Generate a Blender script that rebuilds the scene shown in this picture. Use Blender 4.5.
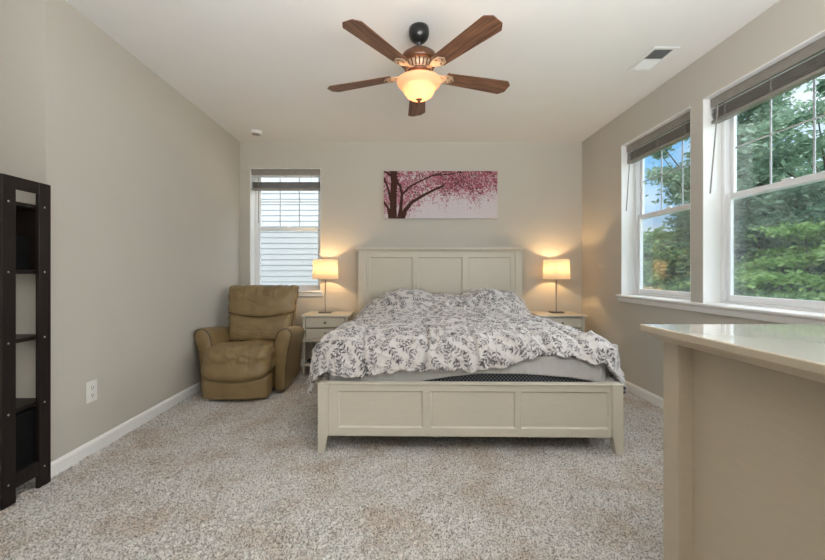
import bpy, bmesh, math, random
import numpy as np
from mathutils import Vector, Matrix, noise
R = math.radians
PI = math.pi
random.seed(7)
for _o in list(bpy.data.objects):
    bpy.data.objects.remove(_o)
SC = bpy.context.scene
COL = SC.collection

# ------------------------------------------------------------------ camera, world, light, exposure
F = 380.0
cam_d = bpy.data.cameras.new('camera'); cam = bpy.data.objects.new('camera', cam_d); COL.objects.link(cam)
cam.location = (0, 0, 1.15); cam.rotation_euler = (R(90), 0, 0)
cam_d.sensor_width = 36; cam_d.lens = F / 825 * 36
cam_d.shift_x = 12.0 / 825; cam_d.shift_y = -8.0 / 825
cam_d.clip_start = 0.02
SC.camera = cam
SC.view_settings.view_transform = 'Standard'; SC.view_settings.look = 'None'
SC.view_settings.gamma = 1; SC.view_settings.use_curve_mapping = False
SC.view_settings.exposure = 0.88

world = bpy.data.worlds.new('sky'); SC.world = world; world.use_nodes = True
nt = world.node_tree; nt.nodes.clear()
wo = nt.nodes.new('ShaderNodeOutputWorld'); wb = nt.nodes.new('ShaderNodeBackground')
tc = nt.nodes.new('ShaderNodeTexCoord'); nz = nt.nodes.new('ShaderNodeTexNoise'); rp = nt.nodes.new('ShaderNodeValToRGB')
nz.inputs['Scale'].default_value = 3.2; nz.inputs['Detail'].default_value = 6
mp = nt.nodes.new('ShaderNodeMapping'); mp.inputs['Scale'].default_value = (1, 1, 2.4); mp.inputs['Location'].default_value = (.3, .1, .0)
nt.links.new(tc.outputs['Generated'], mp.inputs[0]); nt.links.new(mp.outputs[0], nz.inputs['Vector'])
nt.links.new(nz.outputs['Fac'], rp.inputs[0])
rp.color_ramp.elements[0].position = .40; rp.color_ramp.elements[0].color = (.26, .58, .95, 1)
rp.color_ramp.elements[1].position = .60; rp.color_ramp.elements[1].color = (.86, .92, 1.0, 1)
nt.links.new(rp.outputs[0], wb.inputs[0]); wb.inputs[1].default_value = .68
nt.links.new(wb.outputs[0], wo.inputs[0])

def lamp(name, kind, loc, power, color, rot=(0, 0, 0), size=None, size_y=None, radius=None, angle=None, spread=None):
    d = bpy.data.lights.new(name, kind); o = bpy.data.objects.new(name, d); COL.objects.link(o)
    o.location = loc; o.rotation_euler = rot; d.energy = power; d.color = color
    if size: d.shape = 'RECTANGLE'; d.size = size; d.size_y = size_y or size
    if radius is not None: d.shadow_soft_size = radius
    if angle is not None: d.angle = angle
    if spread is not None: d.spread = spread
    return o
# high hazy sun over the house, behind and to the left of the camera: lights the trees and the neighbour's siding
lamp('daylight_sun', 'SUN', (-6, -6, 12), 2.1, (1.0, .97, .92), rot=(R(38), R(-28), 0), angle=R(25))
# the three area lamps are added fills behind the camera: side, frontal and upward
# bright side of the sky, soft light through the two right-hand windows
lamp('skylight_east', 'SUN', (9, 1, 6), 5.0, (.90, .95, 1.0), rot=(0, R(62), 0), angle=R(95))
lamp('fill_side', 'AREA', (2.1, -.75, 1.65), 22, (.94, .975, 1.0), rot=(R(88), 0, R(52)), size=1.4, size_y=1.5)  # added fill from the right; the wall has no window here
lamp('fill_behind', 'AREA', (-.6, -1.35, 1.5), 5, (1.0, .96, .90), rot=(R(88), 0, 0), size=3.4, size_y=1.7)  # added weak frontal fill, no opening behind it
lamp('fill_up', 'AREA', (.5, -.65, 1.35), 63, (.985, .99, .985), rot=(R(150), 0, 0), size=2.4, size_y=1.2, spread=R(125))  # added fill aimed upward to brighten the ceiling

# ------------------------------------------------------------------ materials
def mat(name, color, rough=.6, metal=0, spec=.5, n_scale=None, n_amt=.1, bump=None, bump_scale=80, emis=None, emis_s=0, trans=0, coat=0, stretch=None, sheen=0):
    m = bpy.data.materials.new(name); m.use_nodes = True; t = m.node_tree
    p = t.nodes['Principled BSDF']
    p.inputs['Base Color'].default_value = (*color, 1); p.inputs['Roughness'].default_value = rough
    p.inputs['Metallic'].default_value = metal; p.inputs['Specular IOR Level'].default_value = spec
    p.inputs['Coat Weight'].default_value = coat; p.inputs['Sheen Weight'].default_value = sheen
    tcn = t.nodes.new('ShaderNodeTexCoord'); mpn = t.nodes.new('ShaderNodeMapping')
    t.links.new(tcn.outputs['Object'], mpn.inputs[0])
    if stretch: mpn.inputs['Scale'].default_value = stretch
    if n_scale:
        n = t.nodes.new('ShaderNodeTexNoise'); n.inputs['Scale'].default_value = n_scale; n.inputs['Detail'].default_value = 5
        t.links.new(mpn.outputs[0], n.inputs['Vector'])
        r = t.nodes.new('ShaderNodeValToRGB')
        r.color_ramp.elements[0].position = .3; r.color_ramp.elements[1].position = .7
        r.color_ramp.elements[0].color = (*[c * (1 - n_amt) for c in color], 1)
        r.color_ramp.elements[1].color = (*[min(1, c * (1 + n_amt)) for c in color], 1)
        t.links.new(n.outputs['Fac'], r.inputs[0]); t.links.new(r.outputs[0], p.inputs['Base Color'])
    if bump:
        n2 = t.nodes.new('ShaderNodeTexNoise'); n2.inputs['Scale'].default_value = bump_scale; n2.inputs['Detail'].default_value = 4
        t.links.new(mpn.outputs[0], n2.inputs['Vector'])
        b = t.nodes.new('ShaderNodeBump'); b.inputs['Strength'].default_value = bump; b.inputs['Distance'].default_value = .004
        t.links.new(n2.outputs['Fac'], b.inputs['Height']); t.links.new(b.outputs[0], p.inputs['Normal'])
    if emis: p.inputs['Emission Color'].default_value = (*emis, 1); p.inputs['Emission Strength'].default_value = emis_s
    if trans: p.inputs['Transmission Weight'].default_value = trans
    return m

def vcol_mat(name, rough=.9, bump=.2, bump_scale=300, sheen=0):
    m = mat(name, (1, 1, 1), rough, spec=.25, bump=bump, bump_scale=bump_scale, sheen=sheen); t = m.node_tree
    a = t.nodes.new('ShaderNodeAttribute'); a.attribute_name = 'pattern'
    t.links.new(a.outputs['Color'], t.nodes['Principled BSDF'].inputs['Base Color'])
    return m

M = {}
M['wall'] = mat('greige_paint', (.53, .505, .45), .85, spec=.2, n_scale=3, n_amt=.012, bump=.04, bump_scale=220)
M['ceiling'] = mat('ceiling_paint', (.76, .755, .74), .9, spec=.1, n_scale=2, n_amt=.01)
M['trim'] = mat('white_trim_paint', (.84, .84, .83), .4, n_scale=5, n_amt=.01)
M['vinyl'] = mat('white_vinyl', (.84, .85, .86), .35, n_scale=5, n_amt=.01)
M['cream'] = mat('cream_painted_wood', (.585, .545, .455), .42, n_scale=12, n_amt=.02, stretch=(1, 1, 6))
M['dresser'] = mat('shaded_cream_paint', (.445, .38, .285), .42, n_scale=12, n_amt=.02, stretch=(1, 1, 6))  # the bed's cream made darker: shade put into the colour
M['dresser_top'] = mat('glossy_dresser_top', (.66, .635, .58), .10, spec=.6, coat=.6, n_scale=6, n_amt=.02)
M['leather'] = mat('tan_leather', (.245, .170, .078), .36, n_scale=9, n_amt=.14, bump=.3, bump_scale=160)
M['piping'] = mat('dark_tan_piping', (.06, .042, .024), .5, n_scale=20, n_amt=.05)
M['espresso'] = mat('espresso_wood', (.012, .0075, .0062), .46, spec=.3, n_scale=14, n_amt=.4, stretch=(4, 4, .4))
M['nickel'] = mat('dark_nickel', (.30, .27, .23), .3, metal=1, n_scale=30, n_amt=.05)
M['steel'] = mat('brushed_steel', (.62, .60, .57), .28, metal=1, n_scale=30, n_amt=.05)
M['blind'] = mat('grey_brown_faux_wood', (.25, .23, .205), .45, n_scale=20, n_amt=.15, stretch=(1, 1, 8))
M['grille'] = mat('grey_grille_bar', (.50, .52, .54), .5, n_scale=8, n_amt=.01)
M['cord'] = mat('grey_cord', (.30, .28, .26), .7, n_scale=40, n_amt=.1)
M['black'] = mat('black_metal', (.012, .012, .012), .3, n_scale=20, n_amt=.1)
M['bronze'] = mat('brown_bronze', (.11, .045, .022), .34, metal=.35, n_scale=14, n_amt=.25)
M['antique'] = mat('antique_cream_metal', (.42, .30, .20), .45, metal=.2, n_scale=40, n_amt=.3)
M['black_cloth'] = mat('black_fabric', (.005, .005, .005), .9, spec=.15, n_scale=60, n_amt=.3)
M['brown_cloth'] = mat('dark_brown_board', (.012, .007, .0055), .8, spec=.2, n_scale=60, n_amt=.3)
M['sheet'] = mat('grey_sheet', (.50, .49, .485), .9, spec=.2, n_scale=200, n_amt=.05, bump=.2, bump_scale=400)
M['plastic'] = mat('white_plastic', (.78, .77, .74), .4, n_scale=8, n_amt=.01)
M['grey_plastic'] = mat('dark_slot', (.12, .12, .12), .5, n_scale=8, n_amt=.02)
M['vent_metal'] = mat('white_vent_metal', (.76, .77, .77), .4, n_scale=8, n_amt=.01)
M['duct'] = mat('duct_shade', (.12, .12, .125), .6, n_scale=8, n_amt=.02)
M['paper'] = mat('white_paper', (.72, .71, .68), .8, n_scale=50, n_amt=.1)
M['green'] = mat('dark_green_cover', (.03, .11, .07), .5, n_scale=30, n_amt=.1)

def wood_blade():
    m = mat('walnut_blade', (.16, .085, .045), .42, n_scale=None)
    t = m.node_tree; p = t.nodes['Principled BSDF']
    a = t.nodes.new('ShaderNodeTexCoord'); mm = t.nodes.new('ShaderNodeMapping'); mm.inputs['Scale'].default_value = (2.2, 34, 10)
    n = t.nodes.new('ShaderNodeTexNoise'); n.inputs['Scale'].default_value = 2.2; n.inputs['Detail'].default_value = 7; n.inputs['Distortion'].default_value = .6
    r = t.nodes.new('ShaderNodeValToRGB'); e = r.color_ramp.elements
    e[0].position = .32; e[0].color = (.06, .024, .012, 1); e[1].position = .7; e[1].color = (.24, .11, .058, 1)
    t.links.new(a.outputs['Object'], mm.inputs[0]); t.links.new(mm.outputs[0], n.inputs['Vector'])
    t.links.new(n.outputs['Fac'], r.inputs[0]); t.links.new(r.outputs[0], p.inputs['Base Color'])
    return m
M['blade'] = wood_blade()

def carpet():
    m = mat('beige_frieze_carpet', (.5, .46, .42), .95, spec=.1, sheen=.2); t = m.node_tree; p = t.nodes['Principled BSDF']
    a = t.nodes.new('ShaderNodeTexCoord')
    def nn(s, d):
        n = t.nodes.new('ShaderNodeTexNoise'); n.inputs['Scale'].default_value = s; n.inputs['Detail'].default_value = d
        n.inputs['Roughness'].default_value = .65
        t.links.new(a.outputs['Object'], n.inputs['Vector']); return n
    n1 = nn(120, 2); r1 = t.nodes.new('ShaderNodeValToRGB'); e = r1.color_ramp.elements
    e[0].position = .38; e[0].color = (.27, .24, .215, 1); e[1].position = .55; e[1].color = (.78, .75, .71, 1)
    t.links.new(n1.outputs['Fac'], r1.inputs[0])
    n2 = nn(3.2, 4); r2 = t.nodes.new('ShaderNodeValToRGB'); e = r2.color_ramp.elements
    e[0].position = .36; e[0].color = (.84, .755, .68, 1); e[1].position = .54; e[1].color = (1.0, 1.0, 1.0, 1)
    t.links.new(n2.outputs['Fac'], r2.inputs[0])
    x = t.nodes.new('ShaderNodeMix'); x.data_type = 'RGBA'; x.blend_type = 'MULTIPLY'; x.inputs[0].default_value = 1
    t.links.new(r1.outputs[0], x.inputs[6]); t.links.new(r2.outputs[0], x.inputs[7]); t.links.new(x.outputs[2], p.inputs['Base Color'])
    b = t.nodes.new('ShaderNodeBump'); b.inputs['Strength'].default_value = 1.0; b.inputs['Distance'].default_value = .010
    n3 = nn(140, 3); t.links.new(n3.outputs['Fac'], b.inputs['Height']); t.links.new(b.outputs[0], p.inputs['Normal'])
    return m
M['carpet'] = carpet()

def glass_mat(name, tint=(1, 1, 1), gloss=.06, haze=0, hcol=(.6, .62, .65)):
    m = bpy.data.materials.new(name); m.use_nodes = True; t = m.node_tree; t.nodes.clear()
    o = t.nodes.new('ShaderNodeOutputMaterial'); tr = t.nodes.new('ShaderNodeBsdfTransparent'); tr.inputs[0].default_value = (*tint, 1)
    g = t.nodes.new('ShaderNodeBsdfGlossy'); g.inputs['Roughness'].default_value = .02
    lw = t.nodes.new('ShaderNodeLayerWeight'); lw.inputs[0].default_value = .25
    mu = t.nodes.new('ShaderNodeMath'); mu.operation = 'MULTIPLY'; mu.inputs[1].default_value = gloss * 4
    t.links.new(lw.outputs['Fresnel'], mu.inputs[0])
    x = t.nodes.new('ShaderNodeMixShader'); t.links.new(mu.outputs[0], x.inputs[0]); t.links.new(tr.outputs[0], x.inputs[1]); t.links.new(g.outputs[0], x.inputs[2])
    last = x
    if haze:
        d = t.nodes.new('ShaderNodeBsdfDiffuse'); d.inputs[0].default_value = (*hcol, 1)
        x2 = t.nodes.new('ShaderNodeMixShader'); x2.inputs[0].default_value = haze
        t.links.new(x.outputs[0], x2.inputs[1]); t.links.new(d.outputs[0], x2.inputs[2]); last = x2
    t.links.new(last.outputs[0], o.inputs[0])
    return m
M['glass'] = glass_mat('window_glass', (.96, .98, .98))
M['screen'] = glass_mat('insect_screen', (.97, .97, .97), .0, .11, (.50, .52, .54))

def shade_mat(name, col, glow, glow_s):
    m = bpy.data.materials.new(name); m.use_nodes = True; t = m.node_tree; t.nodes.clear()
    o = t.nodes.new('ShaderNodeOutputMaterial'); d = t.nodes.new('ShaderNodeBsdfDiffuse'); tr = t.nodes.new('ShaderNodeBsdfTranslucent')
    e = t.nodes.new('ShaderNodeEmission'); ad = t.nodes.new('ShaderNodeAddShader'); x = t.nodes.new('ShaderNodeMixShader')
    d.inputs[0].default_value = (*col, 1); tr.inputs[0].default_value = (*col, 1); e.inputs[0].default_value = (*glow, 1); e.inputs[1].default_value = glow_s
    w = t.nodes.new('ShaderNodeTexNoise'); w.inputs['Scale'].default_value = 400; bp = t.nodes.new('ShaderNodeBump'); bp.inputs['Strength'].default_value = .1
    t.links.new(w.outputs['Fac'], bp.inputs['Height']); t.links.new(bp.outputs[0], d.inputs['Normal'])
    x.inputs[0].default_value = .55
    t.links.new(d.outputs[0], x.inputs[1]); t.links.new(tr.outputs[0], x.inputs[2]); t.links.new(x.outputs[0], ad.inputs[0]); t.links.new(e.outputs[0], ad.inputs[1])
    t.links.new(ad.outputs[0], o.inputs[0]); return m
M['lampshade'] = shade_mat('cream_linen_shade', (.68, .60, .49), (1.0, .78, .50), .12)
M['alabaster'] = shade_mat('amber_alabaster_glass', (.72, .46, .30), (1.0, .66, .40), .16)
M['bulb'] = mat('lit_bulb', (1, .9, .7), .5, emis=(1, .78, .48), emis_s=9)

def leaf_mat(name, c1, c2):
    m = bpy.data.materials.new(name); m.use_nodes = True; t = m.node_tree; t.nodes.clear()
    o = t.nodes.new('ShaderNodeOutputMaterial'); d = t.nodes.new('ShaderNodeBsdfDiffuse'); tr = t.nodes.new('ShaderNodeBsdfTranslucent')
    n = t.nodes.new('ShaderNodeTexNoise'); n.inputs['Scale'].default_value = 1.6; n.inputs['Detail'].default_value = 6
    a = t.nodes.new('ShaderNodeTexCoord'); r = t.nodes.new('ShaderNodeValToRGB'); e = r.color_ramp.elements
    e[0].position = .35; e[0].color = (*c1, 1); e[1].position = .65; e[1].color = (*c2, 1)
    t.links.new(a.outputs['Object'], n.inputs['Vector']); t.links.new(n.outputs['Fac'], r.inputs[0])
    t.links.new(r.outputs[0], d.inputs[0]); t.links.new(r.outputs[0], tr.inputs[0])
    x = t.nodes.new('ShaderNodeMixShader'); x.inputs[0].default_value = .35
    t.links.new(d.outputs[0], x.inputs[1]); t.links.new(tr.outputs[0], x.inputs[2]); t.links.new(x.outputs[0], o.inputs[0]); return m
M['leaf_dark'] = leaf_mat('dark_green_leaves', (.07, .16, .11), (.22, .38, .24))
M['leaf_mid'] = leaf_mat('mid_green_leaves', (.16, .28, .12), (.36, .54, .24))
M['leaf_lime'] = leaf_mat('lime_green_leaves', (.17, .30, .09), (.36, .52, .20))
M['leaf_oak'] = leaf_mat('grey_green_leaves', (.16, .25, .17), (.38, .50, .36))
M['leaf_orange'] = leaf_mat('orange_leaves', (.55, .36, .14), (.80, .58, .26))
M['bark'] = mat('bark', (.10, .08, .06), .9, n_scale=10, n_amt=.3)
M['lawn'] = mat('lawn', (.10, .20, .05), .9, n_scale=2, n_amt=.3)
M['siding'] = mat('white_vinyl_siding', (.50, .49, .475), .55, n_scale=3, n_amt=.02)

# ------------------------------------------------------------------ mesh helpers
def link(name, bm, m, parent=None, smooth=False, label=None):
    me = bpy.data.meshes.new(name); bm.to_mesh(me); bm.free()
    return link_me(name, me, m, parent, smooth, label)
def link_me(name, me, m, parent=None, smooth=False, label=None):
    o = bpy.data.objects.new(name, me); COL.objects.link(o)
    me.materials.append(m if not isinstance(m, str) else M[m])
    if smooth: me.polygons.foreach_set('use_smooth', [True] * len(me.polygons))
    if parent: o.parent = parent
    if label: o['label'] = label
    return o
def thing(name, label, cat, loc=(0, 0, 0), rz=0, group=None):
    o = bpy.data.objects.new(name, None); COL.objects.link(o); o.empty_display_size = .1
    o.location = loc; o.rotation_euler = (0, 0, rz); tag(o, label, cat, group); return o
def tag(o, label, cat, group=None, kind=None):
    o['label'] = label; o['category'] = cat
    if group: o['group'] = group
    if kind: o['kind'] = kind
    return o
def struct(o): o['kind'] = 'structure'; return o
def dup(root, loc, rz, label, group=None):
    r = root.copy(); COL.objects.link(r); r.location = loc; r.rotation_euler = (0, 0, rz); r['label'] = label
    if group: r['group'] = group
    for ch in list(root.children):
        c = ch.copy(); COL.objects.link(c); c.parent = r
        for g in list(ch.children):
            d = g.copy(); COL.objects.link(d); d.parent = c
    return r
def B(): return bmesh.new()
def box(bm, x0, x1, y0, y1, z0, z1, bev=0.0, seg=1, taper=None):
    g = bmesh.ops.create_cube(bm, size=1); vs = g['verts']
    for v in vs:
        v.co = Vector((x0 + (v.co.x + .5) * (x1 - x0), y0 + (v.co.y + .5) * (y1 - y0), z0 + (v.co.z + .5) * (z1 - z0)))
    if taper:
        for v in vs: v.co = Vector(taper(v.co))
    if bev > 0:
        es = set(e for v in vs for e in v.link_edges)
        bmesh.ops.bevel(bm, geom=list(es), offset=bev, segments=seg, affect='EDGES', profile=.5)
    return bm
def tube(bm, pts, r, n=8, closed=False):
    pts = [Vector(p) for p in pts]; rings = []; L = len(pts)
    rr = r if isinstance(r, (list, tuple)) else [r] * L
    up = None
    for i, p in enumerate(pts):
        a = pts[(i - 1) % L] if (i > 0 or closed) else p; b = pts[(i + 1) % L] if (i < L - 1 or closed) else p
        t = (b - a).normalized()
        if up is None: up = Vector((0, 0, 1)) if abs(t.z) < .9 else Vector((1, 0, 0))
        s = t.cross(up).normalized(); up = s.cross(t).normalized()
        rings.append([bm.verts.new(p + (s * math.cos(2 * PI * k / n) + up * math.sin(2 * PI * k / n)) * rr[i]) for k in range(n)])
    for i in range(L if closed else L - 1):
        A, C = rings[i], rings[(i + 1) % L]
        for k in range(n): bm.faces.new((A[k], A[(k + 1) % n], C[(k + 1) % n], C[k]))
    if not closed: bm.faces.new(rings[0][::-1]); bm.faces.new(rings[-1])
    return bm
def lathe(bm, prof, c=(0, 0, 0), n=32, cap0=True, cap1=True):
    rings = []
    for r, z in prof: rings.append([bm.verts.new((c[0] + r * math.cos(2 * PI * k / n), c[1] + r * math.sin(2 * PI * k / n), c[2] + z)) for k in range(n)])
    for A, C in zip(rings, rings[1:]):
        for k in range(n): bm.faces.new((A[k], A[(k + 1) % n], C[(k + 1) % n], C[k]))
    if cap0: bm.faces.new(rings[0][::-1])
    if cap1: bm.faces.new(rings[-1])
    return bm
def prism(bm, poly, f0, f1):
    """poly of 2D points; f0/f1 map a 2D point to 3D for each end"""
    a = [bm.verts.new(f0(p)) for p in poly]; b = [bm.verts.new(f1(p)) for p in poly]; n = len(poly)
    for k in range(n): bm.faces.new((a[k], a[(k + 1) % n], b[(k + 1) % n], b[k]))
    bm.faces.new(a[::-1]); bm.faces.new(b); bmesh.ops.recalc_face_normals(bm, faces=bm.faces); return bm
def grid_mesh(name, P, col=None):
    """P: array (h, w, 3)"""
    h, w, _ = P.shape; me = bpy.data.meshes.new(name)
    idx = np.arange(h * w).reshape(h, w)
    q = np.stack([idx[:-1, :-1], idx[:-1, 1:], idx[1:, 1:], idx[1:, :-1]], -1).reshape(-1, 4)
    me.vertices.add(h * w); me.vertices.foreach_set('co', P.reshape(-1).astype(np.float32))
    me.loops.add(q.size); me.loops.foreach_set('vertex_index', q.reshape(-1).astype(np.int32))
    me.polygons.add(len(q)); me.polygons.foreach_set('loop_start', (np.arange(len(q)) * 4).astype(np.int32))
    me.polygons.foreach_set('loop_total', np.full(len(q), 4, np.int32))
    me.polygons.foreach_set('use_smooth', [True] * len(q)); me.update(calc_edges=True)
    if col is not None:
        a = me.color_attributes.new('pattern', 'FLOAT_COLOR', 'POINT')
        c = np.ones((h * w, 4), np.float32); c[:, :3] = col.reshape(-1, 3); a.data.foreach_set('color', c.reshape(-1))
    return me
def cushion(half, r, n=26, deform=None, center=(0, 0, 0)):
    bm = B(); bmesh.ops.create_cube(bm, size=2)
    bmesh.ops.subdivide_edges(bm, edges=bm.edges[:], cuts=n, use_grid_fill=True)
    hx, hy, hz = half
    for v in bm.verts:
        p = Vector((v.co.x * hx, v.co.y * hy, v.co.z * hz))
        q = Vector((max(-hx + r, min(hx - r, p.x)), max(-hy + r, min(hy - r, p.y)), max(-hz + r, min(hz - r, p.z))))
        d = p - q
        if d.length > 1e-7:
            # spherify the corner zone
            p = q + d.normalized() * r if max(abs(d.x), abs(d.y), abs(d.z)) > r * .98 else p
        if deform: p = Vector(deform(p))
        v.co = p + Vector(center)
    return bm
def nval(x, y, z=0): return noise.noise(Vector((x, y, z)))

# ------------------------------------------------------------------ room shell
XL, XR, YB, ZC = -1.964, 2.221, 4.65, 2.741
YC = 2.105; XA = -3.1; YF = -1.5; T = .20
ZW0, ZW1 = .91, 2.42

# carpeted floor with real pile relief
rng = np.random.default_rng(3)
def smooth(a, k):
    for _ in range(k):
        a = (a + np.roll(a, 1, 0) + np.roll(a, -1, 0) + np.roll(a, 1, 1) + np.roll(a, -1, 1)) / 5
    return a
nx, ny = 660, 560
gx = np.linspace(XL - .05, XR + .02, nx); gy = 1.2 + (YB + .02 - 1.2) * np.linspace(0, 1, ny) ** 1.15
GX, GY = np.meshgrid(gx, gy)
hgt = smooth(rng.standard_normal((ny, nx)), 1) * .006 + smooth(rng.standard_normal((ny, nx)), 12) * .012
P = np.stack([GX, GY, np.clip(hgt * 1.6, -.010, .008) - .005], -1)
fl = struct(link_me('floor', grid_mesh('floor', P), 'carpet'))
bm = B(); box(bm, XA - T, XR + T, YF - T, YB + T, -.14, -.016); box(bm, XA, XL - .05, 1.2, YC, -.1, -.004); box(bm, XA, XR + .02, YF, 1.2, -.1, -.004)
o = link('floor_base', bm, 'carpet'); o.parent = fl
bm = B(); box(bm, XA - T, XR + T, YF - T, YB + T, ZC, ZC + .14); struct(link('ceiling', bm, 'ceiling'))

# back wall with window opening
BX0, BX1 = -1.842, -.973
bm = B()
box(bm, XL - T, BX0, YB, YB + T, -.1, ZC); box(bm, BX1, XR + T, YB, YB + T, -.1, ZC)
box(bm, BX0, BX1, YB, YB + T, -.1, ZW0); box(bm, BX0, BX1, YB, YB + T, ZW1, ZC)
struct(link('wall_back', bm, 'wall'))
# left wall ends at an outside corner; the alcove wall turns away from it
bm = B(); box(bm, XL - T, XL, YC, YB, -.1, ZC); struct(link('wall_left', bm, 'wall'))
bm = B(); box(bm, XA, XL - T, YC, YC + T, -.1, ZC); struct(link('wall_alcove', bm, 'wall'))
bm = B(); box(bm, XA - T, XA, YF, YC + T, -.1, ZC); struct(link('wall_alcove_side', bm, 'wall'))
bm = B(); box(bm, XA - T, XR + T, YF - T, YF, -.1, ZC); struct(link('wall_front', bm, 'wall'))
# right wall with two openings
O1 = (2.907, 3.824); O2 = (1.876, 2.793)
bm = B()
for y0, y1 in ((YF, O2[0]), (O2[1], O1[0]), (O1[1], YB)): box(bm, XR, XR + T, y0, y1, -.1, ZC)
for y0, y1 in (O1, O2): box(bm, XR, XR + T, y0, y1, -.1, ZW0); box(bm, XR, XR + T, y0, y1, ZW1, ZC)
struct(link('wall_right', bm, 'wall'))
# baseboards: profile with a small bevel on top
def baseboard(name, p0, p1, nrm):
    p0 = Vector(p0); p1 = Vector(p1); n = Vector(nrm)
    prof = [(0, 0), (.015, 0), (.015, .066), (.011, .078), (.006, .086), (0, .086)]
    bm = B(); prism(bm, prof, lambda q: (p0.x + n.x * q[0], p0.y + n.y * q[0], q[1] - .004), lambda q: (p1.x + n.x * q[0], p1.y + n.y * q[0], q[1] - .004))
    return struct(link(name, bm, 'trim'))
baseboard('baseboard_left', (XL, YC, 0), (XL, YB, 0), (1, 0))
baseboard('baseboard_back', (XL, YB, 0), (XR, YB, 0), (0, -1))
baseboard('baseboard_right', (XR, YF, 0), (XR, YB, 0), (-1, 0))
baseboard('baseboard_alcove', (XA, YC, 0), (XL, YC, 0), (0, -1))

# ---- windows: built in a local frame: x across the opening, y outwards, z up; then placed
def window(name, w, place, rot, jl, sl):
    """opening from x=0..w, wall face at y=0"""
    root = bpy.data.objects.new(name, None); COL.objects.link(root); root.location = place; root.rotation_euler = (0, 0, rot); struct(root)
    z0, z1 = ZW0, ZW1; d0, d1 = .13, .20
    bm = B(); f = .035
    for a in ((0, f), (w - f, w)): box(bm, a[0], a[1], d0, d1, z0, z1, .003)
    box(bm, f, w - f, d0, d1, z1 - f, z1, .003); box(bm, f, w - f, d0, d1, z0, z0 + .03, .003)
    link('window_frame', bm, 'vinyl', root)
    bm = B(); t = .006        # painted returns
    box(bm, 0, t, .001, d0, z0, z1); box(bm, w - t, w, .001, d0, z0, z1); box(bm, t, w - t, .001, d0, z1 - t, z1)
    link('jamb_liner', bm, 'trim', root)
    zm = 1.69; a0, a1 = f, w - f
    # upper sash (outer track)
    ya, yb = .168, .192
    s = .034
    bm = B(); box(bm, a0, a0 + s, ya, yb, zm - .02, z1 - f, .003); box(bm, a1 - s, a1, ya, yb, zm - .02, z1 - f, .003)
    box(bm, a0 + s, a1 - s, ya, yb, z1 - f - s, z1 - f, .003); box(bm, a0 + s, a1 - s, ya, yb, zm - .02, zm + .022, .003)
    us = link('upper_sash', bm, 'vinyl', root)
    bm = B(); box(bm, a0 + s, a1 - s, .179, .183, zm + .02, z1 - f - s); link('glass_pane', bm, 'glass', us)
    bm = B(); gw = a1 - a0 - 2 * s
    for k in (1, 2): box(bm, a0 + s + gw * k / 3 - .005, a0 + s + gw * k / 3 + .005, .1775, .1845, zm + .02, z1 - f - s)
    zz = (zm + .02 + z1 - f - s) / 2 + .01; box(bm, a0 + s, a1 - s, .177, .185, zz - .005, zz + .005)
    link('muntin_grid', bm, 'grille', us)
    # lower sash (inner track)
    ya, yb = .142, .166
    bm = B(); box(bm, a0, a0 + s, ya, yb, z0 + .03, zm + .024, .003); box(bm, a1 - s, a1, ya, yb, z0 + .03, zm + .024, .003)
    box(bm, a0 + s, a1 - s, ya, yb, z0 + .03, z0 + .075, .003); box(bm, a0 + s, a1 - s, ya, yb, zm - .018, zm + .024, .003)
    ls = link('lower_sash', bm, 'vinyl', root)
    bm = B(); box(bm, a0 + s, a1 - s, .153, .157, z0 + .07, zm - .015); link('glass_pane', bm, 'glass', ls)
    bm = B(); box(bm, w / 2 - .03, w / 2 + .03, .146, .166, zm + .024, zm + .036, .003); link('sash_lock', bm, 'vinyl', root)
    bm = B(); box(bm, a0, a1, .1945, .1955, z0 + .03, zm); link('insect_screen', bm, 'screen', root)
    return root
window('window_1', BX1 - BX0, (BX0, YB, 0), 0, 0, 0)
# right wall: local x -> -Y, local y -> +X
window('window_2', O1[1] - O1[0], (XR, O1[1], 0), R(-90), 0, 0)
window('window_3', O2[1] - O2[0], (XR, O2[1], 0), R(-90), 0, 0)
# stools + aprons
def stool(bm, f):
    prof = [(-.035, 0), (.13, 0), (.13, -.02), (.0, -.02), (.0, -.068), (-.014, -.068), (-.018, -.05), (-.022, -.028), (-.033, -.022), (-.04, -.014), (-.04, -.005)]
    return prof
prof = stool(None, None)
bm = B(); prism(bm, prof, lambda q: (BX0 - .02, YB + q[0], ZW0 + .012 + q[1]), lambda q: (BX1 + .02, YB + q[0], ZW0 + .012 + q[1]))
struct(link('trim_1', bm, 'trim'))
bm = B(); prism(bm, prof, lambda q: (XR + q[0], O1[1] + .03, ZW0 + .012 + q[1]), lambda q: (XR + q[0], O2[0] - .03, ZW0 + .012 + q[1]))
struct(link('trim_2', bm, 'trim'))

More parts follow.
